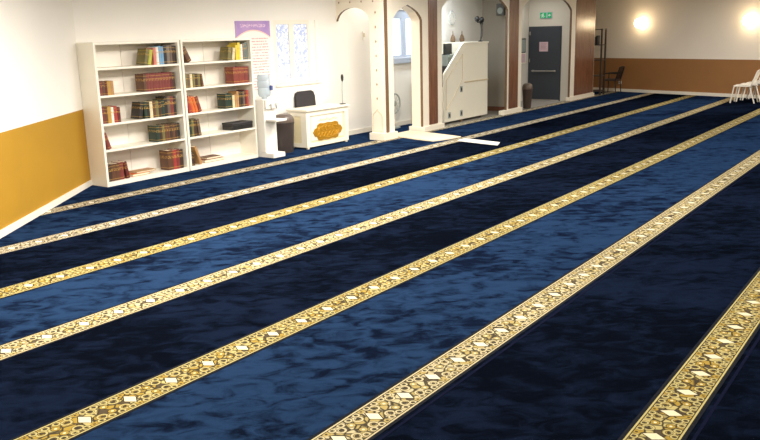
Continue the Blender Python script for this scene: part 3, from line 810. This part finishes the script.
# ------------------------------------------------------------------ far end of the hall
rk = empty('rack', (23.17, 8.6, 0), 'tall dark metal rack with shelves at the end of the brown panel', 'rack')
RW, RD = .36, .42
for x_ in (0, RW-.045):
    for y_ in (0, RD-.045): MB().box(x_, x_+.045, y_, y_+.045, 0, 1.93).build('post', 'rack', rk)
for z_ in (.12, .56, 1.02, 1.46, 1.91): MB().box(0.004, RW-.004, .004, RD-.004, z_-.012, z_+.012).build('shelf', 'rack', rk)
bx_ = empty('tray_stack', (23.24, 8.77, 1.4725), 'dark folded cloths standing on the upper shelf of the metal rack', 'cloth')
for i in range(3): MB().box(0, .2, .0+.06*i, .05+.06*i, 0, .26-.03*i, .012).build('folded_cloth', 'dark', bx_)

ac = empty('armchair', (24.1, 8.60, 0), 'dark wooden armchair with pale seat beside the metal rack', 'chair', R(178))
def frame_chair(o_, m_leg, m_seat):
    for sx in (-.24, .24):
        MB().tube([(sx, -.22, 0), (sx, -.21, .44), (sx, -.2, .64)], .018, 8).build('leg', m_leg, o_)
        MB().tube([(sx, .26, 0), (sx, .22, .42), (sx*.95, .30, .66), (sx*.9, .36, .84)], .018, 8).build('leg', m_leg, o_)
        MB().tube([(sx, -.22, .64), (sx, .05, .655), (sx*.97, .29, .64)], .02, 8).build('armrest', m_leg, o_)
    MB().box(-.24, .24, -.23, .24, .40, .46, .015).build('seat', m_seat, o_)
    b__ = MB()
    b__.tube([(-.22, .355, .84), (0, .375, .86), (.22, .355, .84)], .022, 8)
    for i in range(5): b__.tube([(-.16+.08*i, .235, .46), (-.16+.08*i, .30, .66), (-.16+.08*i, .355, .845)], .011, 6)
    b__.build('backrest', m_leg, o_)
frame_chair(ac, 'black', 'leather'); ac.scale = (.86, .86, .92)

def white_chair(loc, label):
    o_ = empty('stacking_chair', loc, label, 'chair', R(180), 'nested white chairs at the far wall')
    for sx in (-.22, .22):
        MB().tube([(sx*1.08, -.27, 0), (sx, -.21, .40), (sx*.97, -.17, .43)], .016, 8).build('leg', 'chair_white', o_)
        MB().tube([(sx*1.05, .30, 0), (sx, .17, .40)], .016, 8).build('leg', 'chair_white', o_)
    MB().prism([(-.235, -.22), (.235, -.22), (.22, .2), (-.22, .2)], .415, .445, 'z').build('seat', 'chair_white', o_)
    b__ = MB()
    for sx in (-.215, .215): b__.tube([(sx, .17, .43), (sx*.98, .25, .62), (sx*.85, .31, .80)], .016, 8)
    b__.tube([(-.18, .31, .80), (0, .325, .825), (.18, .31, .80)], .018, 8)
    for i in range(4): b__.tube([(-.13+.087*i, .185, .44), (-.125+.083*i, .26, .63), (-.12+.08*i, .315, .81)], .014, 6)
    b__.build('backrest', 'chair_white', o_)
WL = ['front white chair of the nested row, its seat wholly free', 'second white chair of the nested row by the far wall', 'third white chair of the nested row by the far wall', 'rearmost white chair of the nested row, cut by the photo edge']
for i in range(4): white_chair((22.1+.03*i, 4.40-.14*i, .035*i), WL[i])

SPH = .14
def globe_lamp(y, z, label):
    x_ = XR(y)
    o_ = empty('wall_lamp', (x_, y, z), label, 'lamp', math.atan2(-.29, 1)*1.0, 'globe lamps on the far wall')
    MB().lathe([(.06, -.02), (.06, 0)], n=16, axis='x').build('back_plate', 'white_plastic', o_)
    MB().tube([(-.01, 0, 0), (-.06, 0, 0)], .02, 8).build('lamp_arm', 'white_plastic', o_)
    MB().lathe([(SPH*math.sin(R(t)), -SPH*math.cos(R(t))) for t in range(4, 180, 8)], (-.17, 0, 0), 20).build('lamp_globe', 'globe', o_, smooth=True)
globe_lamp(7.86, 2.06, 'glowing round globe lamp on the far wall nearer the metal rack')
globe_lamp(4.66, 2.05, 'glowing round globe lamp on the far wall above the white chairs')

so_y = 8.52
so = MB().box(-.02, 0, -.045, .045, -.045, .045, .004).build('wall_socket', 'white_plastic', loc=(XR(so_y)-.002, so_y, .28), rot=(0, 0, math.atan2(-.29, 1)))
tag(so, 'small white socket low on the ochre part of the far wall behind the armchair', 'socket')
MB().lathe([(.028, -.024), (.028, -.02)], n=14, axis='x').build('socket_face', 'grille', so)

# ------------------------------------------------------------------ lights
def area(x, y, w_, h_, power, color=(1, .955, .89), z=2.93):
    l = bpy.data.lights.new('ceiling_and_fill_light', 'AREA'); l.shape = 'RECTANGLE'; l.size = w_; l.size_y = h_; l.energy = power; l.color = color
    o_ = bpy.data.objects.new('ceiling_and_fill_light', l); COL.objects.link(o_); o_.location = (x, y, z)
    return o_
PW = 84
for x_, y_, k_ in ((1.5, 2.2, .75), (2.6, 5.0, 1.3), (4.2, 6.2, .9), (5, 2.2, 1), (5, 5.5, 1.2), (6.8, 5.8, 1.5), (9.3, 6.6, 1.1), (9, 2.2, 1), (9, 5.2, 1), (11.2, 7.4, 1.3), (13, 2.2, .8), (13, 5.2, 1.0), (5, -1, .8), (10, -1, .8), (17, 3, .45), (17, 6.3, .45), (20.5, 2.5, .8), (20.5, 6.0, .8)):  # unseen ceiling lights, some added to brighten left wall, bookcases and far wall
    area(x_, y_, 1.1, .3, PW*k_)
area(12.9, 9.25, .5, .25, 9)
area(20.0, 9.4, .6, .3, 14, (1, .97, .92))
area(15.3, 9.05, .8, .2, 38, (.80, .90, 1))  # bluish fill added to brighten the wall behind the pulpit, no fixture
for y in (7.83, 4.64):
    l = bpy.data.lights.new('globe_light', 'POINT'); l.energy = 4; l.color = (1, .76, .5); l.shadow_soft_size = .16
    o_ = bpy.data.objects.new('globe_light', l); COL.objects.link(o_); o_.location = (XR(y)-.55, y, 2.1)

wd = bpy.data.worlds.new('world'); SC.world = wd; wd.use_nodes = True
wd.node_tree.nodes['Background'].inputs[0].default_value = (.8, .88, 1, 1); wd.node_tree.nodes['Background'].inputs[1].default_value = .3

# ------------------------------------------------------------------ camera
cam = bpy.data.cameras.new('camera'); co = bpy.data.objects.new('camera', cam); COL.objects.link(co)
yaw, pitch, roll, f = 0.62843, 0.23365, -0.02507, 790.89
F = Vector((math.cos(yaw)*math.cos(pitch), math.sin(yaw)*math.cos(pitch), -math.sin(pitch)))
Rv = Vector((math.sin(yaw), -math.cos(yaw), 0)); U = Rv.cross(F)
R2 = Rv*math.cos(roll)+U*math.sin(roll); U2 = -Rv*math.sin(roll)+U*math.cos(roll)
mt = Matrix((R2, U2, -F)).transposed().to_4x4(); mt.translation = (0, 0, 2.0)
co.matrix_world = mt
cam.sensor_fit = 'HORIZONTAL'; cam.sensor_width = 36; cam.lens = f*36/760; cam.clip_start = .05; cam.clip_end = 200
SC.camera = co
vs = SC.view_settings
SC.display_settings.display_device = 'sRGB'
vs.view_transform = 'Standard'; vs.look = 'None'; vs.exposure = 0.15; vs.gamma = 1; vs.use_curve_mapping = False
